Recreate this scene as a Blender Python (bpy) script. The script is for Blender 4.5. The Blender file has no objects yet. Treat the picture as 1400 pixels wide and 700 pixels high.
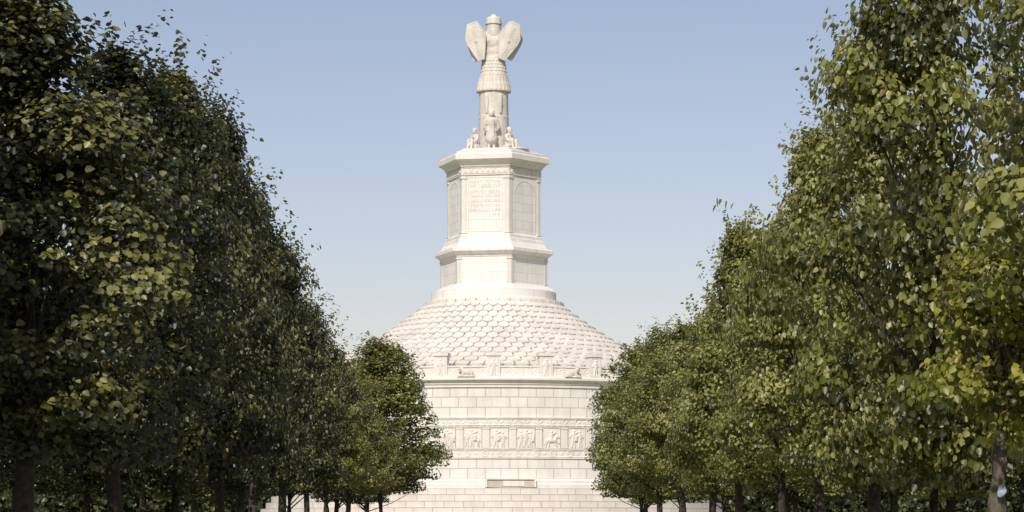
import bpy, bmesh, math, random
import numpy as np
from mathutils import Vector, Matrix, Quaternion
random.seed(7); rng=np.random.default_rng(11)
scene=bpy.context.scene
scene.view_settings.view_transform='Standard'; scene.view_settings.look='None'; scene.view_settings.exposure=0
COL=scene.collection
pi=math.pi
# ------------------------------------------------------------------ materials
def nodes_of(m):
    m.use_nodes=True; nt=m.node_tree; nt.nodes.clear(); return nt
def stone(name,base=(0.735,0.70,0.645),brick=None,var=0.05,bumpd=0.02,dark=0.80,streak=0.0,bb=0.7):
    m=bpy.data.materials.new(name); nt=nodes_of(m); N=nt.nodes; L=nt.links
    out=N.new('ShaderNodeOutputMaterial'); b=N.new('ShaderNodeBsdfPrincipled'); L.new(b.outputs[0],out.inputs[0])
    b.inputs['Roughness'].default_value=0.8; b.inputs['Specular IOR Level'].default_value=0.25
    tc=N.new('ShaderNodeTexCoord')
    n1=N.new('ShaderNodeTexNoise'); n1.inputs['Scale'].default_value=0.7; n1.inputs['Detail'].default_value=6; L.new(tc.outputs['Object'],n1.inputs['Vector'])
    n2=N.new('ShaderNodeTexNoise'); n2.inputs['Scale'].default_value=9; n2.inputs['Detail'].default_value=5; L.new(tc.outputs['Object'],n2.inputs['Vector'])
    mr=N.new('ShaderNodeMapRange'); mr.inputs['From Min'].default_value=0.3; mr.inputs['From Max'].default_value=0.7
    mr.inputs['To Min'].default_value=1-var*1.4; mr.inputs['To Max'].default_value=1+var; L.new(n1.outputs[0],mr.inputs[0])
    mr2=N.new('ShaderNodeMapRange'); mr2.inputs['From Min'].default_value=0.3; mr2.inputs['From Max'].default_value=0.7
    mr2.inputs['To Min'].default_value=1-var*0.8; mr2.inputs['To Max'].default_value=1+var*0.5; L.new(n2.outputs[0],mr2.inputs[0])
    mul=N.new('ShaderNodeMath'); mul.operation='MULTIPLY'; L.new(mr.outputs[0],mul.inputs[0]); L.new(mr2.outputs[0],mul.inputs[1])
    fac=mul.outputs[0]
    mp=N.new('ShaderNodeMapping'); mp.inputs['Scale'].default_value=(1.6,1.6,0.12); L.new(tc.outputs['Object'],mp.inputs[0])
    n3=N.new('ShaderNodeTexNoise'); n3.inputs['Scale'].default_value=1.5; n3.inputs['Detail'].default_value=4; L.new(mp.outputs[0],n3.inputs['Vector'])
    mr3=N.new('ShaderNodeMapRange'); mr3.inputs['From Min'].default_value=0.42; mr3.inputs['From Max'].default_value=0.75
    mr3.inputs['To Min'].default_value=1; mr3.inputs['To Max'].default_value=0.9-streak; L.new(n3.outputs[0],mr3.inputs[0])
    mul2=N.new('ShaderNodeMath'); mul2.operation='MULTIPLY'; L.new(fac,mul2.inputs[0]); L.new(mr3.outputs[0],mul2.inputs[1]); fac=mul2.outputs[0]
    bump=N.new('ShaderNodeBump'); bump.inputs['Distance'].default_value=bumpd; bump.inputs['Strength'].default_value=0.5
    L.new(n2.outputs[0],bump.inputs['Height'])
    if bumpd>0: L.new(bump.outputs[0],b.inputs['Normal'])
    rgb=N.new('ShaderNodeVectorMath'); rgb.operation='SCALE'; 
    if brick:
        bw,rh,vo=brick
        uv=N.new('ShaderNodeUVMap'); mp2=N.new('ShaderNodeMapping'); mp2.inputs['Location'].default_value=(0,-vo,0)
        L.new(uv.outputs[0],mp2.inputs[0])
        bt=N.new('ShaderNodeTexBrick'); L.new(mp2.outputs[0],bt.inputs['Vector'])
        bt.inputs['Scale'].default_value=1; bt.inputs['Brick Width'].default_value=bw; bt.inputs['Row Height'].default_value=rh
        bt.inputs['Mortar Size'].default_value=0.026; bt.inputs['Mortar Smooth'].default_value=0.2; bt.inputs['Bias'].default_value=0
        c=Vector(base)
        bt.inputs['Color1'].default_value=(*(c*1.02),1); bt.inputs['Color2'].default_value=(*(c*0.955),1); bt.inputs['Mortar'].default_value=(*(c*dark),1)
        L.new(bt.outputs['Color'],rgb.inputs[0])
        if bb>0:
            b2=N.new('ShaderNodeBump'); b2.invert=True; b2.inputs['Distance'].default_value=0.04; b2.inputs['Strength'].default_value=bb
            L.new(bt.outputs['Fac'],b2.inputs['Height']); L.new(bump.outputs[0],b2.inputs['Normal']); L.new(b2.outputs[0],b.inputs['Normal'])
    else: rgb.inputs[0].default_value=base
    L.new(fac,rgb.inputs['Scale']); L.new(rgb.outputs[0],b.inputs['Base Color'])
    return m
ST=stone('pale_limestone')
STP=stone('pedestal_trim_stone',base=(0.68,0.645,0.59),bumpd=0)
STB_LOW=stone('pale_ashlar_lower',brick=(1.18,0.68,4.49),dark=0.68)
STB_UP=stone('pale_ashlar_upper',brick=(1.18,0.673,8.50),dark=0.68)
STEP=stone('step_blocks',base=(0.69,0.64,0.57),brick=(1.5,0.43,0.0),dark=0.66)
STH=stone('pedestal_blocks',base=(0.79,0.755,0.70),brick=(1.3,0.62,0.0),dark=0.80,var=0.03,bumpd=0,bb=0)
TILE=stone('roof_scale_stone',base=(0.725,0.685,0.62),var=0.08)
RELIEF=stone('carved_relief_stone',base=(0.72,0.675,0.61),var=0.06)
STATUE=stone('statue_stone',base=(0.68,0.635,0.57),var=0.12,streak=0.10,bumpd=0.06)
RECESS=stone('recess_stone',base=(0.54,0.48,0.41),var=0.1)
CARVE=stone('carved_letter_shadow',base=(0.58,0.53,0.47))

def simple(name,col,rough=0.6,metal=0,noise=0,scale=5,bump=0):
    m=bpy.data.materials.new(name); nt=nodes_of(m); N=nt.nodes; L=nt.links
    out=N.new('ShaderNodeOutputMaterial'); b=N.new('ShaderNodeBsdfPrincipled'); L.new(b.outputs[0],out.inputs[0])
    b.inputs['Roughness'].default_value=rough; b.inputs['Metallic'].default_value=metal; b.inputs['Base Color'].default_value=(*col,1)
    if noise:
        tc=N.new('ShaderNodeTexCoord'); n=N.new('ShaderNodeTexNoise'); n.inputs['Scale'].default_value=scale; n.inputs['Detail'].default_value=6
        L.new(tc.outputs['Object'],n.inputs['Vector'])
        r=N.new('ShaderNodeMapRange'); r.inputs['From Min'].default_value=0.3; r.inputs['From Max'].default_value=0.7
        r.inputs['To Min'].default_value=1-noise; r.inputs['To Max'].default_value=1+noise; L.new(n.outputs[0],r.inputs[0])
        v=N.new('ShaderNodeVectorMath'); v.operation='SCALE'; v.inputs[0].default_value=col; L.new(r.outputs[0],v.inputs['Scale']); L.new(v.outputs[0],b.inputs['Base Color'])
        if bump:
            bp=N.new('ShaderNodeBump'); bp.inputs['Distance'].default_value=bump; L.new(n.outputs[0],bp.inputs['Height']); L.new(bp.outputs[0],b.inputs['Normal'])
    return m
BARK=simple('linden_bark',(0.05,0.04,0.03),0.9,noise=0.5,scale=14,bump=0.03)
BARKP=simple('young_bark',(0.11,0.09,0.07),0.9,noise=0.35,scale=14,bump=0.03)
GRASS=simple('dry_grass',(0.11,0.14,0.04),0.9,noise=0.4,scale=0.4)
PAVE=simple('path_paving',(0.33,0.30,0.26),0.85,noise=0.15,scale=2)
KERB=simple('kerb_concrete',(0.35,0.34,0.31),0.85,noise=0.1,scale=3)
METAL=simple('rod_metal',(0.45,0.45,0.45),0.4,metal=0.3,noise=0.1)
BLUE=simple('blue_plastic_tag',(0.06,0.15,0.24),0.5,noise=0.3,scale=20)
PALE=simple('pale_blue_disc',(0.25,0.34,0.41),0.5,noise=0.6,scale=25)

def leafmat(name,c1,c2,c3,back,tr=0.2):
    m=bpy.data.materials.new(name); nt=nodes_of(m); N=nt.nodes; L=nt.links
    out=N.new('ShaderNodeOutputMaterial'); b=N.new('ShaderNodeBsdfPrincipled')
    b.inputs['Roughness'].default_value=0.42; b.inputs['Specular IOR Level'].default_value=0.45
    at=N.new('ShaderNodeAttribute'); at.attribute_name='tint'
    oi=N.new('ShaderNodeObjectInfo')
    ad=N.new('ShaderNodeMath'); ad.operation='MULTIPLY_ADD'; ad.inputs[1].default_value=0.26; L.new(oi.outputs['Random'],ad.inputs[0]); L.new(at.outputs['Fac'],ad.inputs[2])
    sb=N.new('ShaderNodeMath'); sb.operation='SUBTRACT'; sb.inputs[1].default_value=0.13; L.new(ad.outputs[0],sb.inputs[0])
    sc=N.new('ShaderNodeMath'); sc.operation='MULTIPLY'; sc.inputs[1].default_value=0.9; L.new(sb.outputs[0],sc.inputs[0])
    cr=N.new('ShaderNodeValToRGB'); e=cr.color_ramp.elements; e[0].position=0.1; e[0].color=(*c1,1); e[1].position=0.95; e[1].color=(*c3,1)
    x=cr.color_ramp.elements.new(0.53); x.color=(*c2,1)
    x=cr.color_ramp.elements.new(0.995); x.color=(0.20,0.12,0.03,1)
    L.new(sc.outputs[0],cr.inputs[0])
    g=N.new('ShaderNodeNewGeometry'); mx=N.new('ShaderNodeMix'); mx.data_type='RGBA'
    L.new(g.outputs['Backfacing'],mx.inputs[0]); L.new(cr.outputs[0],mx.inputs[6]); mx.inputs[7].default_value=(*back,1)
    L.new(mx.outputs[2],b.inputs['Base Color'])
    t=N.new('ShaderNodeBsdfTranslucent'); t.inputs[0].default_value=(c2[0]*2.1,c2[1]*2.0,c2[2]*0.6,1)
    ms=N.new('ShaderNodeMixShader'); ms.inputs[0].default_value=tr
    L.new(b.outputs[0],ms.inputs[1]); L.new(t.outputs[0],ms.inputs[2]); L.new(ms.outputs[0],out.inputs[0])
    return m
LEAF=leafmat('linden_leaves',(0.026,0.034,0.007),(0.165,0.175,0.034),(0.40,0.38,0.14),(0.40,0.385,0.21),tr=0.22)
LEAF_SHADE=leafmat('shade_toned_linden_leaves',(0.006,0.009,0.003),(0.034,0.042,0.010),(0.25,0.24,0.065),(0.22,0.215,0.11),tr=0.14)  # same linden leaves with shade painted into the colours, mainly for the left row
LEAFY=leafmat('yellowing_leaves',(0.07,0.085,0.015),(0.22,0.22,0.032),(0.38,0.32,0.06),(0.32,0.31,0.12),tr=0.22)
SHRUB=leafmat('treeline_leaves',(0.015,0.02,0.006),(0.05,0.06,0.018),(0.12,0.13,0.04),(0.11,0.12,0.06))

# ------------------------------------------------------------------ helpers
def mkobj(name,verts,faces,mat,parent=None,uvs=None,smooth=False):
    me=bpy.data.meshes.new(name); me.from_pydata([tuple(v) for v in verts],[],faces); 
    if uvs is not None:
        uvl=me.uv_layers.new(name='UVMap'); uvl.data.foreach_set('uv',np.array(uvs,dtype=np.float32).ravel())
    me.materials.append(mat); me.validate()
    if smooth: me.polygons.foreach_set('use_smooth',[True]*len(me.polygons))
    o=bpy.data.objects.new(name,me); COL.objects.link(o)
    if parent: o.parent=parent
    return o
def lathe_data(profile,n,rot=0.0,uscale=None,V=None,F=None,U=None):
    V=[] if V is None else V; F=[] if F is None else F; U=[] if U is None else U
    b=len(V)
    for (r,z) in profile:
        for i in range(n):
            a=rot+2*pi*i/n; V.append((r*math.sin(a),-r*math.cos(a),z))
    vv=[p[1] for p in profile]
    R=max(p[0] for p in profile) if uscale is None else uscale
    seg=2*pi*R/n if n>12 else 2*R*math.sin(pi/n)
    for k in range(len(profile)-1):
        for i in range(n):
            j=(i+1)%n
            F.append((b+k*n+i,b+k*n+j,b+(k+1)*n+j,b+(k+1)*n+i))
            u0=i*seg; u1=(i+1)*seg
            U+= [(u0,vv[k]),(u1,vv[k]),(u1,vv[k+1]),(u0,vv[k+1])]
    return V,F,U
def lathe(name,profile,n,mat,parent,rot=0.0,smooth=False,uscale=None):
    V,F,U=lathe_data(profile,n,rot,uscale)
    return mkobj(name,V,F,mat,parent,U,smooth)
def box_data(V,F,x0,x1,y0,y1,z0,z1,M=None):
    b=len(V)
    for p in [(x0,y0,z0),(x1,y0,z0),(x1,y1,z0),(x0,y1,z0),(x0,y0,z1),(x1,y0,z1),(x1,y1,z1),(x0,y1,z1)]:
        v=Vector(p); V.append(tuple(M@v) if M else p)
    for f in [(0,3,2,1),(4,5,6,7),(0,1,5,4),(1,2,6,5),(2,3,7,6),(3,0,4,7)]: F.append(tuple(b+i for i in f))
def facemat(theta,r,z=0):
    return Matrix.Translation((r*math.sin(theta),-r*math.cos(theta),z))@Matrix.Rotation(theta,4,'Z')
def place(o,theta,r,z=0): 
    o.location=(r*math.sin(theta),-r*math.cos(theta),z); o.rotation_euler=(0,0,theta)
def copyto(o,parent):
    c=o.copy(); COL.objects.link(c); c.parent=parent; return c
def hf(X,Z,caps):
    H=np.zeros_like(X)
    for (x0,z0,x1,z1,r,dp) in caps:
        dx,dz=x1-x0,z1-z0; l2=dx*dx+dz*dz+1e-9
        t=np.clip(((X-x0)*dx+(Z-z0)*dz)/l2,0,1)
        d=np.hypot(X-(x0+t*dx),Z-(z0+t*dz))
        H=np.maximum(H,dp*np.sqrt(np.clip(1-(d/r)**2,0,1)))
    return H
def relief_panel(name,w,h,caps,mat,parent,nx=44,nz=54,frame=0.06,fd=0.07,ds=1.0):
    xs=np.linspace(-w/2,w/2,nx); zs=np.linspace(0,h,nz); X,Z=np.meshgrid(xs,zs)
    H=hf(X,Z,caps)*ds
    edge=(np.abs(X)>w/2-frame)|(Z<frame)|(Z>h-frame); H=np.where(edge,fd,H)
    V=[(X[j,i],-H[j,i]-0.02,Z[j,i]) for j in range(nz) for i in range(nx)]
    F=[(j*nx+i,j*nx+i+1,(j+1)*nx+i+1,(j+1)*nx+i) for j in range(nz-1) for i in range(nx-1)]
    b=len(V); V+=[(-w/2,0.1,0),(w/2,0.1,0),(w/2,0.1,h),(-w/2,0.1,h)]
    F+=[tuple([b,b+1]+list(range(nx-1,-1,-1))), tuple([b+3]+list(range((nz-1)*nx,nz*nx))+[b+2])]
    return mkobj(name,V,F,mat,parent)
def person_caps(cx,z0,s,lean=0,arm=1,shield=False):
    c=[]; hx=cx+lean*s*0.1
    c.append((hx,z0+s*0.92,hx,z0+s*0.93,s*0.08,0.13))
    c.append((cx+lean*s*.06,z0+s*0.76,cx,z0+s*0.55,s*0.13,0.14))
    c.append((cx,z0+s*0.55,cx,z0+s*0.40,s*0.13,0.12))
    c.append((cx-s*.04,z0+s*0.42,cx-s*0.09,z0+s*0.02,s*0.055,0.11))
    c.append((cx+s*.04,z0+s*0.42,cx+s*0.09+lean*.05,z0+s*0.02,s*0.055,0.11))
    c.append((cx-s*.11,z0+s*0.78,cx-s*0.2,z0+s*0.58,s*0.05,0.1))
    c.append((cx+s*.11,z0+s*0.78,cx+s*0.2*arm,z0+s*(0.6+0.28*(arm>1)),s*0.05,0.1))
    if shield: c.append((cx+s*.17,z0+s*0.62,cx+s*0.17,z0+s*0.42,s*0.11,0.17))
    return c
def blob(name,parts,vox,mat,parent=None,loc=(0,0,0),smooth_it=3):
    bm=bmesh.new()
    for p in parts:
        if p[0]=='c':
            a=Vector(p[1]); b=Vector(p[2]); r0,r1=p[3],p[4]; d=b-a; L=d.length
            q=d.to_track_quat('Z','Y').to_matrix().to_4x4() if L>1e-6 else Matrix.Identity(4)
            bmesh.ops.create_uvsphere(bm,u_segments=14,v_segments=9,radius=r0,matrix=Matrix.Translation(a))
            bmesh.ops.create_uvsphere(bm,u_segments=14,v_segments=9,radius=r1,matrix=Matrix.Translation(b))
            if L>1e-6: bmesh.ops.create_cone(bm,cap_ends=True,segments=14,radius1=r0,radius2=r1,depth=L,matrix=Matrix.Translation((a+b)/2)@q)
        elif p[0]=='e':
            M=Matrix.Translation(p[1])@(p[3] if len(p)>3 else Matrix.Identity(4))@Matrix.Diagonal((*p[2],1))
            bmesh.ops.create_uvsphere(bm,u_segments=20,v_segments=12,radius=1,matrix=M)
        elif p[0]=='b':
            M=Matrix.Translation(p[1])@(p[3] if len(p)>3 else Matrix.Identity(4))@Matrix.Diagonal((*[2*k for k in p[2]],1))
            bmesh.ops.create_cube(bm,size=1,matrix=M)
    me=bpy.data.meshes.new(name); bm.to_mesh(me); bm.free(); me.materials.append(mat)
    o=bpy.data.objects.new(name,me); COL.objects.link(o)
    md=o.modifiers.new('r','REMESH'); md.mode='VOXEL'; md.voxel_size=vox; md.use_smooth_shade=True
    sm=o.modifiers.new('s','SMOOTH'); sm.iterations=smooth_it; sm.factor=0.5
    dg=bpy.context.evaluated_depsgraph_get(); me2=bpy.data.meshes.new_from_object(o.evaluated_get(dg)); o.modifiers.clear(); o.data=me2
    me2.name=name
    if len(me2.materials)==0: me2.materials.append(mat)
    me2.polygons.foreach_set('use_smooth',[True]*len(me2.polygons))
    if parent: o.parent=parent
    o.location=loc
    return o
def empty(name,loc,label,cat):
    e=bpy.data.objects.new(name,None); COL.objects.link(e); e.location=loc; e.empty_display_size=0.5
    if label: e['label']=label; e['category']=cat
    return e

# ------------------------------------------------------------------ MONUMENT
MX,MY=-1.32,180.0
MON=empty('monument',(MX,MY,0),'huge round white limestone monument with scaled roof and trophy statue','monument')
MON.scale=(1,1,1.006)
NS=180
prof=[]; z=0.0; r=18.6
for i in range(9):
    prof+=[(r,z),(r,z+0.43)]; z+=0.43; r-=0.38
prof.append((14.9,z))
lathe('stepped_base',prof,NS,STEP,MON)
ZD=3.87
lathe('drum_plinth',[(15.35,ZD+0.004),(15.35,4.12),(15.24,4.2),(15.24,4.36),(15.14,4.49),(14.95,4.49)],NS,ST,MON)
lathe('drum_wall',[(15.0,4.45),(15.0,6.0)],NS,STB_LOW,MON,uscale=15.0)
lathe('drum_wall',[(15.0,6.003),(15.0,10.6)],NS,STB_UP,MON,uscale=15.0)
def band(name,r,z0,z1,fn,mat,nper=1600,nz=12):
    th=np.linspace(0,2*pi,nper,endpoint=False); vs=np.linspace(0,1,nz)
    V=[];F=[]
    for j,v in enumerate(vs):
        h=fn(th*r,v*(z1-z0),z1-z0) if 0<j<nz-1 else np.full(nper,0.03)
        rr=r+h
        for i in range(nper): V.append((rr[i]*math.sin(th[i]),-rr[i]*math.cos(th[i]),z0+v*(z1-z0)))
    for j in range(nz-1):
        for i in range(nper):
            k=(i+1)%nper; F.append((j*nper+i,j*nper+k,(j+1)*nper+k,(j+1)*nper+i))
    b=len(V)
    for zz in (z0,z1):
        for i in range(nper): V.append(((r-0.1)*math.sin(th[i]),-(r-0.1)*math.cos(th[i]),zz))
    for i in range(nper):
        k=(i+1)%nper
        F.append((b+i,b+k,k,i)); F.append(((nz-1)*nper+i,(nz-1)*nper+k,b+nper+k,b+nper+i))
    return mkobj(name,V,F,mat,MON,smooth=False)
def scroll(u,v,h):
    P=2*pi*15.06/81; x=(u%P)-P/2; d=np.hypot(x,v-h*0.5); R=h*0.36
    a=0.04*np.exp(-((d-R)/0.055)**2)+0.045*np.exp(-(d/0.08)**2)
    a+=0.035*np.exp(-((np.hypot(np.abs(x)-P/2,v-h*0.5))/0.09)**2)
    return a+(0.045 if (v<0.07 or v>h-0.07) else 0)
def palm(u,v,h):
    P=2*pi*15.06/108; x=(u%P)-P/2; d=np.hypot(x,v-0.08); an=np.arctan2(x,v-0.08+1e-6)
    a=0.04*np.clip(np.cos(an*7),0,1)*(d<h*0.75)*(d>0.06)
    return a+(0.045 if (v<0.06 or v>h-0.07) else 0)
lathe('frieze_moulding',[(14.95,5.80),(15.08,5.82),(15.08,5.88),(15.05,5.9),(14.95,5.9)],NS,ST,MON)
band('lower_scroll_band',15.04,5.9,6.40,scroll,RELIEF)
lathe('frieze_moulding',[(14.95,6.404),(15.11,6.41),(15.11,6.48),(14.95,6.49)],NS,ST,MON)
lathe('frieze_moulding',[(14.95,7.85),(15.11,7.86),(15.13,7.94),(14.95,7.95)],NS,ST,MON)
band('upper_palmette_band',15.04,7.955,8.44,palm,RELIEF)
lathe('frieze_moulding',[(14.95,8.444),(15.11,8.45),(15.12,8.53),(14.95,8.56)],NS,ST,MON)
variants=[]
for k in range(6):
    if k in(0,3): caps=person_caps(-0.24,0.08,1.14,0.3,1.3,True)+person_caps(0.26,0.08,1.08 if k else 0.98,-0.4,1)
    elif k==1: caps=person_caps(-0.33,0.08,1.05,0,1)+person_caps(0.0,0.08,1.14,0.2,1.4)+person_caps(0.33,0.08,1.0,0,1,True)
    elif k==2:
        caps=[(-0.25,0.5,0.22,0.52,0.15,0.15),(0.22,0.55,0.38,0.8,0.08,0.13),(0.38,0.82,0.48,0.72,0.06,0.12),(-0.3,0.45,-0.42,0.1,0.05,0.11),(-0.18,0.45,-0.2,0.1,0.05,0.11),(0.2,0.45,0.36,0.12,0.05,0.11),(0.26,0.5,0.5,0.34,0.045,0.11),(-0.38,0.52,-0.48,0.25,0.04,0.09),(-0.02,0.62,0.0,0.95,0.1,0.15),(0,1.08,0.0,1.09,0.08,0.15),(0.05,0.9,0.25,1.05,0.04,0.12)]
    elif k==4: caps=person_caps(-0.05,0.08,1.16,-0.3,1.5,True)+person_caps(0.38,0.08,0.6,0.2,1)+person_caps(-0.4,0.08,0.95,0.2,1)
    else: caps=person_caps(-0.28,0.08,1.12,-0.2,1)+person_caps(0.24,0.08,1.12,0.3,1.4)+[(0.5,0.1,0.5,1.2,0.025,0.08)]
    o=relief_panel('relief_panel',1.2,1.355,caps,RELIEF,MON,frame=0.045,fd=0.035,ds=0.7); variants.append(o)
a0=math.radians(1.85)
order=[4,0,3,5,1,4,0,5,3,1,2,4]
for i in range(54):
    th=a0+i*2*pi/54; v=variants[order[i%12]] 
    o=variants[i] if i<6 else copyto(v,MON)
    place(o,th,15.03,6.493)
V=[];F=[]
box_data(V,F,-0.23,0.23,-0.06,0.1,0,1.35)
for x in(-0.15,0,0.15): box_data(V,F,x-0.045,x+0.045,-0.08,-0.055,0.1,1.22)
box_data(V,F,-0.24,0.24,-0.10,-0.058,1.25,1.347); box_data(V,F,-0.24,0.24,-0.10,-0.058,0.002,0.09)
pil=mkobj('frieze_pilaster',V,F,ST,MON)
for i in range(54):
    o=pil if i==0 else copyto(pil,MON); place(o,a0+(i+0.5)*2*pi/54,15.03,6.496)
lathe('cornice',[(14.95,10.45),(15.1,10.5),(15.1,10.62),(15.18,10.7),(15.18,10.8),(15.34,10.94),(15.42,10.97),(15.42,11.1),(15.38,11.15),(13.0,11.15)],NS,ST,MON)
lathe('parapet_wall',[(15.06,11.15),(15.06,11.24),(15.0,11.25),(15.0,11.80),(15.08,11.81),(15.08,11.92),(14.55,11.92),(14.55,11.15)],NS,ST,MON)
def palm2(u,v,h):
    P=2*pi*15.02/54; x=((u-0.4)%P)-P/2; d=np.hypot(x,(v-h*0.5)*1.3); a=0.035*np.exp(-((d-0.25)/0.06)**2)+0.045*np.exp(-(d/0.1)**2)
    x2=(u%(P/3))-P/6; a+=0.03*np.exp(-(x2/0.05)**2)*(np.abs(x)>0.42)
    return a
band('parapet_relief_band',15.02,11.25,11.80,palm2,RELIEF,nz=10)
V=[];F=[]
box_data(V,F,-0.45,0.45,-0.16,0.42,0,1.40); box_data(V,F,-0.53,0.53,-0.23,0.48,1.403,1.60)
mer=mkobj('merlon',V,F,ST,MON)
fg=relief_panel('merlon_figure',0.66,1.22,person_caps(0,0.06,1.05,0.2,1),ST,mer,nx=28,nz=40,frame=0.05,fd=0.02,ds=0.55)
fg.location=(0,-0.145,0.1)
for i in range(27):
    o=mer
    if i: 
        o=copyto(mer,MON); f=copyto(fg,o)
    place(o,math.radians(0.35)+i*2*pi/27,15.0,11.152)
lion=blob('lion_statue',[('c',(-0.45,0.0,0.26),(0.25,0.0,0.3),0.2,0.23),('e',(-0.5,0,0.22),(0.22,0.24,0.22)),('c',(0.3,-0.02,0.38),(0.48,-0.05,0.52),0.23,0.2),
  ('e',(0.56,-0.06,0.56),(0.17,0.16,0.17)),('c',(0.6,-0.06,0.52),(0.74,-0.06,0.49),0.1,0.075),('e',(0.52,0.05,0.7),(0.05,0.04,0.06)),('e',(0.52,-0.17,0.7),(0.05,0.04,0.06)),
  ('c',(0.3,-0.17,0.18),(0.72,-0.19,0.07),0.09,0.07),('c',(0.3,0.15,0.18),(0.72,0.15,0.07),0.09,0.07),('c',(-0.5,-0.2,0.15),(-0.2,-0.24,0.08),0.13,0.07),
  ('c',(-0.7,0.0,0.15),(-0.85,-0.12,0.08),0.05,0.04),('c',(-0.85,-0.12,0.08),(-0.65,-0.28,0.07),0.04,0.05),('b',(0,0,0.02),(0.85,0.27,0.03))],0.035,STATUE,MON)
lion.scale=(0.68,0.68,0.95)
for i in range(13):
    o=lion if i==0 else copyto(lion,MON)
    th=math.radians(0.35)-2*pi/27*0.5+i*2*pi/13.5
    place(o,th,15.3,11.16)
    if i%2==0: o.rotation_euler=(0,0,th+pi)
V=[];F=[]
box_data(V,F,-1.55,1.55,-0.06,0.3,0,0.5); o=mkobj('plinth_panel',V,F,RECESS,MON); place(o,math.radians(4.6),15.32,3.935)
V=[];F=[]
box_data(V,F,-1.68,1.68,-0.14,0.3,0.502,0.6); box_data(V,F,-1.68,-1.552,-0.14,0.3,0.0,0.5); box_data(V,F,1.552,1.68,-0.14,0.3,0.0,0.5); box_data(V,F,-0.5,0.9,-0.09,-0.061,0.06,0.42)
o=mkobj('plinth_panel_frame',V,F,ST,MON); place(o,math.radians(4.6),15.33,3.93)

# roof
def rz(r):
    t=(13.9-r)/9.4; return 12.0+5.42*(0.60*t+0.40*t*t)
lathe('roof_core',[(14.56,11.6),(13.9,11.75)]+[(r_,rz(r_)-0.12) for r_ in np.linspace(13.9,4.3,16)],120,TILE,MON)
V=[];F=[]
r=13.9; rows=[]
while r>5.1:
    f=(r-4.5)/9.3; dr=0.52+0.32*f; w=0.62+0.42*f; rows.append((r,dr,w)); r-=dr
def add_tile(th,r,rt,ww,lift0,lift1,thk):
    shape=[(-0.46,0),(0.46,0),(0.5,0.64),(0.47,0.79),(0.36,0.92),(0.15,1.0),(-0.15,1.0),(-0.36,0.92),(-0.47,0.79),(-0.5,0.64)]
    b=len(V); M=facemat(th,0)
    sl=Vector((1,0,(rz(r)-rz(rt))/(r-rt))).normalized(); nrm=Vector((-sl.z,0,sl.x))
    for top in (1,0):
        for (x,s) in shape:
            rad=rt+(r-rt)*s; zz=rz(rt)+(rz(r)-rz(rt))*s
            h=lift0+(lift1-lift0)*s+(0.02*(1-4*x*x) if top else 0)-(0 if top else thk)
            V.append(tuple(M@Vector((x*ww*(0.6+0.4*min(1,s*2)),-(rad+nrm.x*h),zz+nrm.z*h))))
    k=len(shape); F.append(tuple(b+q for q in range(k)))
    for q in range(1,k):
        q2=(q+1)%k; F.append((b+q,b+k+q,b+k+q2,b+q2))
for row,(r,dr,w) in enumerate(rows):
    n=int(round(2*pi*r/w)); L=dr*1.9
    for i in range(n):
        th=2*pi*(i+0.5*(row%2))/n+random.uniform(-1,1)*0.01/r
        add_tile(th,r+0.02,r-L*0.84,2*pi*r/n*0.93,-0.06,0.10+random.uniform(-0.01,0.014),0.12)
mkobj('roof_scales',V,F,TILE,MON)

HR=math.radians(19)
def hexl(name,prof,mat,parent): 
    return lathe(name,prof,6,mat,parent,rot=HR)
lathe('pedestal_footing',[(4.72,16.75),(4.72,17.35),(4.6,17.38),(4.55,17.4),(4.5,17.42),(4.5,17.98),(4.44,18.02),(4.2,18.1),(3.5,18.1)],64,STH,MON)
lathe('roof_collar',[(5.05,16.45),(5.05,16.80),(4.7,16.98)],64,STH,MON)
V=[];F=[]
for i in range(40):
    th=2*pi*i/40; M=facemat(th,4.90); box_data(V,F,-0.345,0.345,-0.16,0.2,16.82,17.26,M)
mkobj('collar_blocks',V,F,TILE,MON)
ped=hexl('hexagonal_pedestal',[(4.42,18.0),(4.42,18.08),(4.3,18.22),(4.08,18.33),(4.02,18.42),(3.9,18.46),(3.9,20.30),(3.97,20.34),(3.97,20.42),(4.1,20.52),(4.3,20.66),(4.38,20.70),(4.38,20.92),(4.2,21.0),(3.95,21.05),(3.72,21.4),(3.68,21.62),(3.55,21.70),(3.55,21.9),(3.40,22.0),(3.40,26.66)],STH,MON)
hexl('pedestal_cornice',[(3.38,26.05),(3.5,26.1),(3.5,26.16),(3.44,26.18),(3.44,26.64),(3.55,26.7),(3.62,26.86),(3.85,27.05),(4.02,27.12),(4.08,27.16),(4.08,27.5),(4.0,27.55),(3.96,27.6),(3.96,27.72),(3.6,27.80),(3.55,27.84),(0.01,27.86)],ST,ped)
hexl('statue_plinth',[(3.3,27.85),(3.3,27.98),(3.2,28.02),(0.01,28.02)],ST,ped)
ap=math.cos(pi/6)
for k in range(6):
    th=math.radians(-11+60*k)
    caps=[]
    for q in range(8):
        cx=-1.4+q*0.4
        caps+=[(cx-0.12,0.08,cx,0.3,0.05,0.07),(cx+0.12,0.08,cx,0.3,0.05,0.07),(cx,0.14,cx,0.16,0.07,0.09)]
    if k==0: fr=relief_panel('ornament_strip',3.3,0.42,caps,RELIEF,ped,nx=110,nz=16,frame=0.03,fd=0.04,ds=0.6); o=fr
    else: o=copyto(fr,ped)
    place(o,th,3.44*ap+0.0,26.2)
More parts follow.
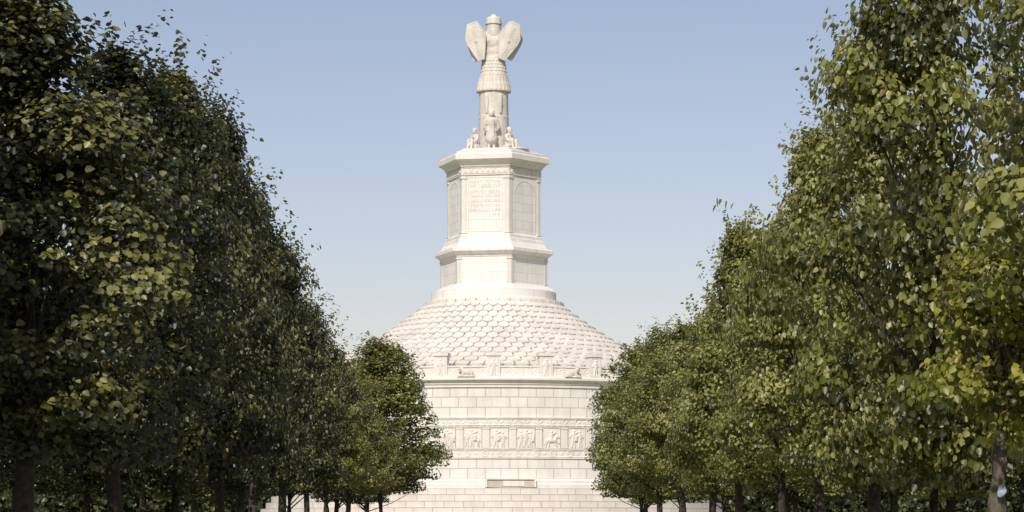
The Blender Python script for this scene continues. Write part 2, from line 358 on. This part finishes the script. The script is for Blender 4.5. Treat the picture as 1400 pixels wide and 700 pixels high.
def corner(R,z0,z1,w,t,capH):
    V=[];F=[]
    for sgn in(-1,1):
        beta=sgn*math.radians(30)
        M=Matrix.Translation((0,-R,0))@Matrix.Rotation(beta,4,'Z')
        x0,x1=(0.02,w) if sgn>0 else (-w,-0.02)
        box_data(V,F,x0,x1,-t,0.05,z0+capH*0.7,z1-capH,M)
        ex=0.05
        xa,xb=(x0,x1+ex) if sgn>0 else (x0-ex,x1)
        box_data(V,F,xa,xb,-t-0.05,0.05,z0,z0+capH*0.7-0.003,M)
        box_data(V,F,xa,xb,-t-0.05,0.05,z1-capH+0.003,z1,M)
    for (za,zb,rr) in [(z0,z0+capH*0.7-0.003,t+0.05),(z0+capH*0.7,z1-capH,t),(z1-capH+0.003,z1,t+0.05)]:
        b=len(V); n=8
        for zz in(za,zb):
            for q in range(n): a=2*pi*q/n; V.append((rr*1.04*math.cos(a),-R+rr*1.04*math.sin(a),zz))
        for q in range(n): F.append((b+q,b+(q+1)%n,b+n+(q+1)%n,b+n+q))
        F.append(tuple(b+n+q for q in range(n)))
    return V,F
V,F=corner(3.40,22.0,26.04,0.34,0.03,0.2); cp=mkobj('corner_pilaster',V,F,STP,ped)
V,F=corner(3.90,18.47,20.28,0.30,0.025,0.14); cp2=mkobj('corner_pilaster',V,F,STP,ped)
for k in range(6):
    th=HR+k*pi/3
    for c0 in (cp,cp2):
        o=c0 if k==0 else copyto(c0,ped); o.rotation_euler=(0,0,th)
def frame_rect(w,h,t,d):
    V=[];F=[]
    box_data(V,F,-w/2,w/2,-d,0.05,0,t); box_data(V,F,-w/2,w/2,-d,0.05,h-t,h)
    box_data(V,F,-w/2,-w/2+t,-d,0.05,t+0.002,h-t-0.002); box_data(V,F,w/2-t,w/2,-d,0.05,t+0.002,h-t-0.002)
    return V,F
V,F=frame_rect(2.5,3.85,0.06,0.018); fr0=mkobj('inscription_panel_frame',V,F,STP,ped)
for k,kk in enumerate((0,2,4)):
    o=fr0 if k==0 else copyto(fr0,ped); place(o,math.radians(-11+60*kk),3.40*ap,22.1)
def arch(w,h,t,d):
    V=[];F=[]; R=w/2
    pts=[(R,0)]+[(R*math.cos(a),h-R+R*math.sin(a)) for a in np.linspace(0,pi,25)]+[(-R,0)]
    pin=[(R-t,0)]+[((R-t)*math.cos(a),h-R+(R-t)*math.sin(a)) for a in np.linspace(0,pi,25)]+[(-R+t,0)]
    n=len(pts)
    for (x,z_) in pts: V.append((x,-d,z_))
    for (x,z_) in pin: V.append((x,-d,z_))
    for (x,z_) in pts: V.append((x,0.05,z_))
    for (x,z_) in pin: V.append((x,0.05,z_))
    for i in range(n-1):
        F.append((i,n+i,n+i+1,i+1)); F.append((i,i+1,2*n+i+1,2*n+i)); F.append((n+i,3*n+i,3*n+i+1,n+i+1))
    return V,F
V,F=arch(2.3,3.7,0.07,0.018); ar=mkobj('blind_arch',V,F,STP,ped)
for k,kk in enumerate((1,3,5)):
    o=ar if k==0 else copyto(ar,ped); place(o,math.radians(-11+60*kk),3.40*ap,22.1)
LINES=["MARTI VLTORI","IMP CAESAR DIVI","NERVAE F NERVA","TRAIANVS AVG GERM","DACICVS PONT MAX","TRIB POTEST XIII","IMP VI COS V P P"]
V=[];F=[]
zt=25.55
for i,t in enumerate(LINES+["P P"]):
    cu=bpy.data.curves.new('t','FONT'); cu.body=t; cu.size=0.32; cu.extrude=0.004; cu.offset=0.0; cu.resolution_u=2
    ob=bpy.data.objects.new('t',cu); COL.objects.link(ob)
    dg=bpy.context.evaluated_depsgraph_get(); me=bpy.data.meshes.new_from_object(ob.evaluated_get(dg))
    xs=[v.co.x for v in me.vertices]; w=max(xs)-min(xs); x0=min(xs); tw=2.15 if i<7 else 0.42; sx=tw/w; off=-1.08 if i<7 else 0.62
    b=len(V)
    for v in me.vertices: V.append(((v.co.x-x0)*sx+off,-0.008-v.co.z,zt-0.335*(i)-0.05+v.co.y))
    for p in me.polygons: F.append(tuple(b+q for q in p.vertices))
    bpy.data.objects.remove(ob)
o=mkobj('inscription_lettering',V,F,CARVE,ped); place(o,math.radians(-11),3.40*ap,0)
o['label']='carved Roman capital inscription in eight lines on pale stone'

# ---- trophy statue
def elathe(name,prof,n,mat,parent,mod=None,smooth=True):
    V=[];F=[]
    for (rx,ry,z_,m_) in prof:
        for i in range(n):
            a=2*pi*i/n; k=1+(m_*math.cos(a*mod) if mod else 0)
            V.append((rx*k*math.sin(a),-ry*k*math.cos(a),z_))
    for k in range(len(prof)-1):
        for i in range(n):
            j=(i+1)%n; F.append((k*n+i,k*n+j,(k+1)*n+j,(k+1)*n+i))
    F.append(tuple(range((len(prof)-1)*n,len(prof)*n)))
    return mkobj(name,V,F,mat,parent,smooth=smooth)
cu=blob('trophy_statue',[('e',(0,0,35.9),(1.0,0.66,0.78)),('e',(0,0,35.25),(0.92,0.62,0.8)),('e',(0,0,34.75),(0.88,0.66,0.55)),('b',(0,0,35.6),(0.82,0.48,0.85)),
  ('c',(-0.75,0,36.2),(-1.15,-0.05,35.95),0.38,0.3),('c',(0.75,0,36.2),(1.15,-0.05,35.95),0.38,0.3),
  ('c',(-0.5,-0.08,36.48),(0.5,-0.08,36.48),0.28,0.28),('e',(-0.38,-0.46,36.0),(0.38,0.22,0.28)),('e',(0.38,-0.46,36.0),(0.38,0.22,0.28)),
  ('c',(-0.75,-0.38,36.45),(0.7,-0.60,35.1),0.08,0.08),('c',(-0.78,-0.45,34.72),(0.78,-0.45,34.72),0.1,0.1),('c',(0,-0.6,34.72),(0,-0.66,34.72),0.14,0.14),
  ('c',(0,-0.64,34.6),(-0.16,-0.70,34.2),0.06,0.06)],0.05,STATUE,MON)
V=[];F=[]; n=208
def skr(z_): t=(34.78-z_)/2.42; return 0.86+0.34*t
NZ=60
for j in range(NZ+1):
    z_=34.78-2.40*j/NZ; base=skr(z_); 
    tier=0.05 if z_<33.50 else 0; tier+=0.05 if z_<32.98 else 0
    for i in range(n):
        a=2*pi*i/n
        if z_>33.52: 
            rw=(34.78-z_)/0.25; fr_=rw%1; ph=0 if int(rw)%2==0 else pi; d=0.05*fr_*(0.3+0.7*abs(math.cos((a*22+ph)/2)))
        else:
            fr_=((33.52-z_)/0.54)%1; d=0.055*(0.15+0.85*abs(math.sin(a*12)))*(0.4+0.6*fr_)
        rr=base+d+tier-0.07
        V.append((rr*math.sin(a),-rr*0.94*math.cos(a),z_))
for j in range(NZ):
    for i in range(n): k=(i+1)%n; F.append((j*n+i,(j+1)*n+i,(j+1)*n+k,j*n+k))
F.append(tuple(range(NZ*n,(NZ+1)*n)))
mkobj('tunic_skirt',V,F,STATUE,cu)
elathe('trophy_post',[(1.16,1.16,28.0,0),(1.16,1.16,28.2,0),(1.1,1.1,28.3,0),(1.09,1.09,28.5,0.006),(1.07,1.07,30.4,0.006),(1.08,1.08,30.45,0),(1.08,1.08,30.6,0),(1.06,1.06,30.65,0.006),(1.03,1.03,32.4,0.006),(1.03,1.03,32.6,0)],96,STATUE,cu,mod=12,smooth=False)
for sx in(-0.48,0.48):
    o=blob('greave',[('c',(sx,-0.90,32.0),(sx,-0.94,31.4),0.15,0.17),('c',(sx,-0.94,31.4),(sx*1.02,-0.97,30.8),0.17,0.1)],0.04,STATUE,cu)
elathe('helmet',[(0.58,0.54,36.4,0),(0.55,0.55,36.75,0),(0.53,0.53,36.85,0.0),(0.52,0.52,37.2,0),(0.53,0.53,37.21,0),(0.60,0.60,37.23,0),(0.61,0.61,37.33,0),(0.55,0.55,37.37,0),(0.54,0.54,37.60,0),(0.50,0.50,37.70,0),(0.46,0.46,37.74,0),(0.22,0.22,37.76,0),(0.20,0.20,37.92,0),(0.05,0.05,37.97,0)],40,STATUE,cu,smooth=False)
V=[];F=[]; V,F,U=lathe_data([(0.010,37.9),(0.010,38.6),(0.008,39.0)],8,V=V,F=F)
mkobj('lightning_rod',V,F,METAL,cu)
def shield():
    sh=[(-0.38,1.42),(0.38,1.42),(0.80,0.42),(0.74,0.0),(0.26,-1.40),(-0.26,-1.40),(-0.74,0.0),(-0.80,0.42)]
    V=[];F=[]; n=len(sh)
    rings=[(1.0,0.07),(1.0,-0.07),(0.93,-0.08),(0.915,-0.06),(0.06,-0.13)]
    for (s,y) in rings:
        for (x,z_) in sh: V.append((x*s,y,z_*(s if s>0.5 else 0.55)))
    for k in range(len(rings)-1):
        for i in range(n):
            j=(i+1)%n; F.append((k*n+i,(k)*n+j,(k+1)*n+j,(k+1)*n+i))
    F.append(tuple((len(rings)-1)*n+i for i in range(n))); F.append(tuple(i for i in range(n))[::-1])
    b=len(V)
    for (rr,y) in ((0.12,-0.11),(0.12,-0.16),(0.02,-0.19)):
        for i in range(16): a=2*pi*i/16; V.append((rr*math.cos(a),y,rr*1.1*math.sin(a)))
    for k in range(2):
        for i in range(16): j=(i+1)%16; F.append((b+k*16+i,b+k*16+j,b+(k+1)*16+j,b+(k+1)*16+i))
    return mkobj('shield',V,F,STATUE,cu)
s1=shield()
def pose(o,loc,yaw,tilt): o.location=loc; o.rotation_euler=(0,math.radians(tilt),math.radians(yaw))
pose(s1,(-1.20,-0.64,35.9),-20,-15)
s2=copyto(s1,cu); pose(s2,(1.04,-0.70,35.9),12,20)
s3=copyto(s1,cu); pose(s3,(1.40,-0.2,36.0),42,16)
s4=copyto(s1,cu); pose(s4,(-1.38,-0.15,35.95),-48,-10)

def captive_stand():
    return [('e',(0,0,2.72),(0.22,0.23,0.26)),('c',(0,0,2.5),(0,0,2.35),0.13,0.15),('e',(0,-0.12,2.58),(0.14,0.13,0.16)),('e',(0,0.02,2.84),(0.22,0.2,0.15)),
       ('c',(-0.3,0,2.2),(0.3,0,2.2),0.2,0.2),('e',(0,0,2.0),(0.4,0.27,0.4)),('e',(0,0,1.6),(0.35,0.26,0.35)),
       ('c',(0,0,1.45),(0,0,0.85),0.34,0.46),
       ('c',(-0.16,0,0.85),(-0.18,-0.02,0.12),0.17,0.11),('c',(0.16,0,0.85),(0.18,-0.02,0.12),0.17,0.11),
       ('c',(-0.18,-0.02,0.1),(-0.2,-0.25,0.07),0.1,0.07),('c',(0.18,-0.02,0.1),(0.2,-0.25,0.07),0.1,0.07),
       ('c',(-0.42,0,2.15),(-0.52,0.1,1.65),0.14,0.12),('c',(-0.52,0.1,1.65),(-0.3,0.28,1.3),0.11,0.09),
       ('c',(0.42,0,2.15),(0.52,0.1,1.65),0.14,0.12),('c',(0.52,0.1,1.65),(0.3,0.28,1.3),0.11,0.09),
       ('c',(-0.33,-0.2,1.45),(0.33,-0.2,1.45),0.08,0.08),('c',(0.05,-0.25,2.2),(-0.2,-0.36,1.0),0.06,0.05),('c',(0.15,-0.25,2.2),(0.15,-0.4,1.0),0.06,0.05),
       ('c',(0,-0.22,2.70),(0,-0.24,2.62),0.03,0.04)]
o=blob('captive_statue',captive_stand(),0.04,STATUE,MON,(-0.15,-1.45,28.04)); o['label']='carved standing captive in long tunic with bound hands'; o.scale=(1.0,0.95,0.97)
def captive_sit(sg):
    return [('e',(0,-0.05,1.62),(0.19,0.21,0.25)),('e',(0,0.03,1.74),(0.2,0.2,0.18)),('e',(0,-0.16,1.48),(0.12,0.11,0.14)),('c',(0,0,1.4),(0,0,1.2),0.12,0.15),('c',(-0.26,0,1.15),(0.26,0,1.15),0.17,0.17),('e',(0,0.02,0.85),(0.33,0.26,0.4)),
       ('e',(0,0.05,0.5),(0.38,0.34,0.22)),('c',(-0.18,0,0.5),(-0.22,-0.55,0.75),0.19,0.15),('c',(0.18,0,0.5),(0.22,-0.55,0.75),0.19,0.15),
       ('c',(-0.22,-0.55,0.75),(-0.22,-0.62,0.12),0.15,0.1),('c',(0.22,-0.55,0.75),(0.22,-0.62,0.12),0.15,0.1),('c',(-0.22,-0.62,0.1),(-0.22,-0.82,0.07),0.09,0.07),('c',(0.22,-0.62,0.1),(0.22,-0.82,0.07),0.09,0.07),
       ('c',(-0.36,0,1.1),(-0.42,-0.2,0.75),0.12,0.1),('c',(-0.42,-0.2,0.75),(-0.15,-0.5,0.9),0.1,0.08),('c',(0.36,0,1.1),(0.42,-0.2,0.75),0.12,0.1),('c',(0.42,-0.2,0.75),(0.12*sg,-0.35,1.25),0.1,0.08),
       ('e',(0,-0.3,0.45),(0.3,0.3,0.25)),('b',(0,0.1,0.2),(0.42,0.38,0.2))]
o=blob('captive_statue',captive_sit(1),0.04,STATUE,MON,(-1.34,-1.35,28.03)); o.rotation_euler=(0,0,math.radians(-45)); o.scale=(0.85,0.85,0.85); o['label']='carved captive seated with knees drawn up and hands on lap'
o=blob('captive_statue',captive_sit(-1),0.04,STATUE,MON,(1.12,-1.45,28.03)); o.rotation_euler=(0,0,math.radians(48)); o.scale=(0.88,0.88,0.88); o['label']='carved captive seated with chin resting on one hand'
o=blob('carved_weapon_heap',[('e',(1.7,-1.7,28.15),(0.42,0.3,0.13)),('e',(2.1,-1.2,28.14),(0.3,0.4,0.12)),('c',(1.3,-2.1,28.1),(2.3,-1.1,28.22),0.06,0.06),('e',(1.9,-1.5,28.1),(0.7,0.6,0.08)),('c',(1.2,-2.0,28.1),(1.9,-1.6,28.1),0.08,0.08)],0.05,STATUE,MON)

# ------------------------------------------------------------------ ground etc
rad=[0,20,60,120,220,300,400,550,750,950,1300,2000,3500]; na=72; V=[(0,150,0)];F=[]
def gh(r,a):
    if r<230: return 0
    t=min(1,(r-230)/650); return (t*t*(3-2*t))*(6.5+2.2*math.sin(a*3+1)+1.4*math.sin(a*7+2))
for r_ in rad[1:]:
    for i in range(na):
        a=2*pi*i/na; V.append((r_*math.cos(a),150+r_*math.sin(a),gh(r_,a)))
for i in range(na): F.append((0,1+i,1+(i+1)%na))
for k in range(len(rad)-2):
    for i in range(na):
        j=(i+1)%na; F.append((1+k*na+i,1+(k+1)*na+i,1+(k+1)*na+j,1+k*na+j))
g=mkobj('ground',V,F,GRASS); g['kind']='structure'
V=[];F=[]; box_data(V,F,-3.0,2.6,-15,160.5,-0.1,0.004); p=mkobj('path',V,F,PAVE); p['kind']='structure'
V=[];F=[]; box_data(V,F,-3.15,-3.0,-15,160.5,-0.1,0.12); box_data(V,F,2.6,2.75,-15,160.5,-0.1,0.12); p=mkobj('path_kerb',V,F,KERB); p['kind']='structure'

# ------------------------------------------------------------------ foliage
def leaves_mesh(name,C,Nrm,D,size,tint,mat):
    n=len(C); 
    Nrm=Nrm/(np.linalg.norm(Nrm,axis=1,keepdims=True)+1e-9)
    D=D-(D*Nrm).sum(1,keepdims=True)*Nrm; D/=np.linalg.norm(D,axis=1,keepdims=True)+1e-9
    S=np.cross(D,Nrm)
    s=size[:,None]
    tpl=[(0,0,0),(0.42,0.22,0.10),(0.36,0.62,0.08),(0,1.0,-0.08),(-0.36,0.62,0.08),(-0.42,0.22,0.10)]
    P=np.empty((n,6,3),dtype=np.float32)
    for k,(x,y,z_) in enumerate(tpl): P[:,k]=C+s*(x*S+y*D+z_*Nrm)
    me=bpy.data.meshes.new(name); me.vertices.add(n*6); me.vertices.foreach_set('co',P.ravel())
    base=np.arange(n)[:,None]*6
    loops=np.concatenate([base+np.array([0,1,2,3]),base+np.array([0,3,4,5])],axis=1).ravel().astype(np.int32)
    me.loops.add(len(loops)); me.loops.foreach_set('vertex_index',loops)
    me.polygons.add(2*n); me.polygons.foreach_set('loop_start',np.arange(0,len(loops),4,dtype=np.int32)); 
    me.update(calc_edges=True); me.validate()
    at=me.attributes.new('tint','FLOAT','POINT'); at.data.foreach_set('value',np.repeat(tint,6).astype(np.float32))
    me.materials.append(mat); return me
def unit(n): 
    v=rng.normal(size=(n,3)); return v/np.linalg.norm(v,axis=1,keepdims=True)
def prof_r(t,pw):
    t=np.clip(t,0,1)
    return np.where(t<0.3,np.sqrt(np.clip(1-((0.3-t)/0.36)**2,0,1)),(1-((np.maximum(t,0.3)-0.3)/0.7)**pw))
RM=1.9
def crown(name,Rm,z0,z1,nleaf,lsize,mat,seed,clus=165,pw=1.3,ns=180,lump_a=0.55,shl=1.15):
    global rng
    rng=np.random.default_rng(seed)
    lump=[(rng.normal(size=3)*np.array([1,1,0.8]),rng.uniform(0,6.28)) for _ in range(7)]
    H=z1-z0; Rb=Rm*0.84
    def lumpf(a,t): return sum(np.sin(2.6*(v[0]*np.cos(a)+v[1]*np.sin(a))+9*v[2]*t+ph) for v,ph in lump)/4
    t=rng.beta(1.05,1.22,clus); a=rng.uniform(0,2*pi,clus); lf=lumpf(a,t)
    sh=np.where(rng.random(clus)<0.72,rng.uniform(0.62,1.16 if lump_a>0.3 else 1.0,clus),rng.uniform(0.05,0.6,clus))
    r=Rb*prof_r(t,pw)*sh*(1+lump_a*lf)
    CC=np.stack([r*np.cos(a),r*np.sin(a),z0+0.1+H*t*0.96],1)
    cs=rng.uniform(0.12,0.38,clus)*(Rm/1.9)**0.5; ct=rng.uniform(-0.38,0.28,clus)
    w=cs**1.9*np.where(sh>0.72,1.2,0.7); idx=rng.choice(clus,nleaf,p=w/w.sum())
    off=rng.normal(size=(nleaf,3)); ln=np.linalg.norm(off,axis=1,keepdims=True)
    rad_=np.minimum(ln,1.65); off=off/ln*rad_*np.array([1,1,0.6])
    C=CC[idx]+off*cs[idx][:,None]
    C[:,2]-=0.28*cs[idx]*(off[:,0]**2+off[:,1]**2)
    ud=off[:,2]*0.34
    t2=rng.beta(1.3,1.0,ns); a2=rng.uniform(0,2*pi,ns); lf2=lumpf(a2,t2)
    r2=Rb*prof_r(t2*0.98,pw)*0.95*(1+lump_a*lf2); B=np.stack([r2*np.cos(a2),r2*np.sin(a2),z0+0.1+H*t2*0.96],1)
    Dr=np.stack([np.cos(a2),np.sin(a2),rng.uniform(-0.3,1.8,ns)+t2*0.9],1); Dr/=np.linalg.norm(Dr,axis=1,keepdims=True); Ls=rng.uniform(0.25,shl,ns)**1.3
    per=20; u=rng.random((ns,per))
    S=B[:,None,:]+Dr[:,None,:]*(u*Ls[:,None])[:,:,None]+rng.normal(size=(ns,per,3))*0.055
    C=np.concatenate([C,S.reshape(-1,3)]); n=len(C)
    o=np.stack([C[:,0]/Rm,C[:,1]/Rm,(C[:,2]-(z0+H*0.35))/H*1.3],1)
    Nn=0.8*o+np.array([0,0,0.35])+unit(n)*0.75
    Nn[:nleaf]+=0.45*off
    D=0.5*o+np.array([0,0,-0.75])+unit(n)*0.75
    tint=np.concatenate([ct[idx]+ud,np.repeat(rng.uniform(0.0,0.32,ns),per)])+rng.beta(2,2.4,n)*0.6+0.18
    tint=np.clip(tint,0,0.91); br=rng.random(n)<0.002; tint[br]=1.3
    size=rng.uniform(0.6,1.25,n)*lsize
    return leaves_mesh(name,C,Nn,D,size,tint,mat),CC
def tube(V,F,pts,rs,n=8):
    b=len(V)
    for k,p in enumerate(pts):
        d=(pts[min(k+1,len(pts)-1)]-pts[max(k-1,0)]).normalized(); q=d.to_track_quat('Z','Y')
        for i in range(n): a=2*pi*i/n; V.append(tuple(p+q@Vector((rs[k]*math.cos(a),rs[k]*math.sin(a),0))))
    for k in range(len(pts)-1):
        for i in range(n): j=(i+1)%n; F.append((b+k*n+i,b+k*n+j,b+(k+1)*n+j,b+(k+1)*n+i))
def trunk_mesh(name,H,r0,seed,CC,zfork=2.0,mat=None):
    rd=random.Random(seed); V=[];F=[]
    pts=[];rs=[]; x=y=0
    for k in range(10):
        t=k/9; x+=rd.uniform(-1,1)*0.06*(k>0); y+=rd.uniform(-1,1)*0.06*(k>0); pts.append(Vector((x,y,-0.05+t*(H*0.88)))); rs.append(r0*(1-0.8*t**1.2)*(1.35 if k==0 else 1))
    tube(V,F,pts,rs,12)
    idx=[i for i in range(len(CC)) if CC[i][2]>zfork+1.0]; rd.shuffle(idx)
    for q in idx[:40]:
        c=Vector(CC[q]); zs=max(zfork+0.15,min(c.z-0.5-0.9*math.hypot(c.x,c.y),H*0.8)); t=zs/(H*0.88); i=min(8,int(t*9)); f=t*9-i; s=pts[i].lerp(pts[i+1],f); rr=r0*(1-0.82*t)*0.32
        m=s.lerp(c,0.5)+Vector((rd.uniform(-.15,.15),rd.uniform(-.15,.15),-0.05)); tube(V,F,[s,m,c],[rr,rr*0.65,0.012],6)
    me=bpy.data.meshes.new(name); me.from_pydata(V,[],F); me.materials.append(mat or BARK); me.polygons.foreach_set('use_smooth',[True]*len(me.polygons)); return me
H0=9.0; Z0=2.6
CR=[];TR=[]
PW=[1.5,1.9,1.6,2.3,2.4,1.35,2.0]
for k in range(7):
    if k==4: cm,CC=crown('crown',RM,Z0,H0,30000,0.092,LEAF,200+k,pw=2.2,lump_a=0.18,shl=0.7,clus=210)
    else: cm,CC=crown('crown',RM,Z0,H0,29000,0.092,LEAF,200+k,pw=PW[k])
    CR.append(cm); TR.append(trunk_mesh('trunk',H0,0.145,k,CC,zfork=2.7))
def tree(X,d,top,R,k,label,group,crm=None,trm=None,H=H0,dark=False,zb=None,z0=Z0):
    e=empty('linden_tree',(X,d,0),label,'tree'); e['group']=group
    c=bpy.data.objects.new('crown',crm or CR[k]); t=bpy.data.objects.new('trunk',trm or TR[k])
    rot=random.uniform(0,6.28)
    if zb is None: zb=2.48+0.006*(d-27)+random.uniform(-0.15,0.12)
    s=(top-zb)/(H-z0)
    for o in(t,c):
        COL.objects.link(o); o.parent=e; o.rotation_euler=(0,0,rot)
    c.scale=(R/RM,R/RM,s); c.location=(0,0,zb-z0*s)
    q=min(1,R/RM)*random.uniform(0.85,1.1)
    t.scale=(q,q,s); t.location=(0,0,min(0,zb-z0*s)); 
    if zb-z0*s>0: t.scale=(q,q,top/H)
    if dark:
        c.material_slots[0].link='OBJECT'; c.material_slots[0].material=LEAF_SHADE
    return e
GA='linden trees lining the avenue'
LB='mature linden tree with dense shade-toned green crown beside avenue'
LR='mature linden tree with sunlit olive green crown beside avenue'
left=[(27,7.6,1.95,-5.3,0),(32.5,7.9,1.7,-5.15,3),(38.5,8.7,1.55,-5.2,1),(45,9.1,1.5,-5.3,5),(52,8.6,1.5,-5.4,2),(59.5,8.4,1.45,-5.45,0),(67.5,7.6,1.45,-5.5,6),(76,7.0,1.5,-5.6,3),(86,6.9,1.5,-5.6,1),(96.5,8.9,2.35,-5.1,4)]
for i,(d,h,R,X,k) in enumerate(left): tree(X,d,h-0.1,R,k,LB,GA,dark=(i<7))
right=[(32.7,10.3,1.75,5.5,1),(39,9.1,1.5,5.6,6),(45.5,8.9,1.55,5.55,0),(52,7.7,1.45,5.6,3),(60,8.8,1.6,5.5,5),(69,7.6,1.5,5.55,2),(80,8.0,1.65,5.5,3),(92,8.8,1.85,5.45,6),(104,9.2,2.35,5.35,4)]
for i,(d,h,R,X,k) in enumerate(right): tree(X,d,h-0.05,R,k,LR,GA)
cm,CC=crown('crown',RM,3.9,10.0,27000,0.098,LEAF,61,pw=1.8); tm=trunk_mesh('trunk',10.0,0.15,21,CC,zfork=3.6)
tree(6.9,24.6,10.0,2.25,1,'tall linden tree with overhanging pale green leaves',GA,cm,tm,10.0,zb=3.75,z0=3.9)
for i,(d,h) in enumerate([(40,7.0),(47,7.4),(55,7.6),(64,7.8),(74,8.0),(86,8.0),(100,8.2)]):
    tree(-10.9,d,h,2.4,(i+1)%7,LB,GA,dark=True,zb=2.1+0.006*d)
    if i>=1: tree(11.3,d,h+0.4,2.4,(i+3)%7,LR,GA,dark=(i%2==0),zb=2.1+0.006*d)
# slim trunks of the second file of trees behind the inner rows
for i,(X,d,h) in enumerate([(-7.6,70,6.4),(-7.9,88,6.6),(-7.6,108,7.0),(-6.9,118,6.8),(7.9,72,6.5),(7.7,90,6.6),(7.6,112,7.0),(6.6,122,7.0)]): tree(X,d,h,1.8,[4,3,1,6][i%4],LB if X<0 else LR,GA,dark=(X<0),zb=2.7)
for (X,d,h) in [(-8.0,18,12),(-8.6,22.8,12.5),(-10.2,28.5,12),(-10.8,34,9),(-7.2,12.5,11)]: tree(X,d,h,2.6,3,LB,GA,dark=True)  # tall out-of-view trees added to cast shade on the near left row
cm,CC=crown('crown',1.05,2.55,4.55,8500,0.078,LEAFY,77,clus=60,pw=2.2,ns=70,lump_a=0.35,shl=0.7); tm=trunk_mesh('trunk',3.9,0.155,9,CC,zfork=2.6,mat=BARKP)
YT=empty('young_linden_tree',(5.14,26.0,0),'young linden tree with yellowing leaves and blue tags on trunk','tree'); YT['group']=GA
for m,nm in((tm,'trunk'),(cm,'crown')):
    o=bpy.data.objects.new(nm,m); COL.objects.link(o); o.parent=YT
    if nm=='crown': o.location=(0.2,-0.1,0)
def tag(name,w,h,mat,loc,label,tilt,sd):
    rd=random.Random(sd); V=[];F=[];n=24; ir=[1+rd.uniform(-0.16,0.12) for _ in range(n)]; ir=[(ir[i-1]+ir[i]+ir[(i+1)%n])/3 for i in range(n)]
    for (s,y) in ((0.0,-0.012),(0.85,-0.012),(1,-0.006),(1,0.006)):
        for i in range(n): a=2*pi*i/n; V.append((w/2*s*ir[i]*math.cos(a),y,h/2*s*ir[i]*math.sin(a)))
    for k in range(3):
        for i in range(n): j=(i+1)%n; F.append((k*n+i,k*n+j,(k+1)*n+j,(k+1)*n+i))
    box_data(V,F,-0.004,0.004,-0.004,0.004,h/2-0.02,h/2+0.04)
    o=mkobj(name,V,F,mat); o.location=loc; o.rotation_euler=(0,math.radians(tilt),math.radians(-10)); o['label']=label; o['category']='tag'
tag('tree_tag',0.06,0.10,BLUE,(5.07,25.84,2.40),'small blue oval tag hanging on a tree trunk',8,1)
tag('tree_tag',0.09,0.14,PALE,(5.06,25.84,1.93),'pale blue oval tag fixed to a tree trunk',12,2)
n=110000; 
rng=np.random.default_rng(5)
X=rng.uniform(-1,1,n)*75
hgt=5.6+0.9*np.sin(X*0.35)+0.7*np.sin(X*0.83+1)+0.5*np.sin(X*2.1)
Y=215+rng.normal(size=n)*2.5+3*np.sin(X*0.2); Z=rng.random(n)**0.8*hgt
C=np.stack([X,Y,Z],1); me=leaves_mesh('distant_treeline',C,unit(n)+np.array([0,-0.6,0.5]),unit(n)+np.array([0,0,-0.5]),rng.uniform(0.3,0.55,n),np.clip(rng.beta(2,2,n)*0.6+0.2*np.sin(X*1.3)*np.sin(Z*1.7)+0.1,0,0.93),SHRUB)
o=bpy.data.objects.new('distant_treeline',me); COL.objects.link(o); o['kind']='stuff'; o['label']='distant belt of dark green bushes and small trees'; o['category']='bushes'

# ------------------------------------------------------------------ light
az=math.radians(-13); el=math.radians(42)
sv=Vector((math.sin(az)*math.cos(el),-math.cos(az)*math.cos(el),math.sin(el)))
sl=bpy.data.lights.new('sun','SUN'); sl.energy=3.9; sl.angle=math.radians(0.5); sl.color=(1.0,0.955,0.87)
so=bpy.data.objects.new('sun',sl); COL.objects.link(so); so.rotation_euler=sv.to_track_quat('Z','Y').to_euler(); so.location=(-30,-50,60)
w=bpy.data.worlds.new('World'); scene.world=w; w.use_nodes=True; nt=w.node_tree; bg=nt.nodes['Background']
sk=nt.nodes.new('ShaderNodeTexSky'); sk.sky_type='NISHITA'; sk.sun_disc=False; sk.sun_elevation=el; sk.sun_rotation=math.atan2(sv.x,sv.y)
sk.air_density=1.0; sk.dust_density=1.0; sk.ozone_density=2.6
vm=nt.nodes.new('ShaderNodeVectorMath'); vm.operation='MULTIPLY'; vm.inputs[1].default_value=(1.30,1.02,0.94)
nt.links.new(sk.outputs[0],vm.inputs[0]); nt.links.new(vm.outputs[0],bg.inputs[0]); bg.inputs[1].default_value=0.112
# ------------------------------------------------------------------ camera
cam=bpy.data.cameras.new('camera'); co=bpy.data.objects.new('camera',cam); COL.objects.link(co); co.location=(0,0,1.6); co.rotation_euler=(pi/2,0,0)
cam.sensor_width=36; cam.lens=36*3420/1400; cam.shift_y=365/1400; cam.clip_end=8000; cam.clip_start=0.1
scene.camera=co
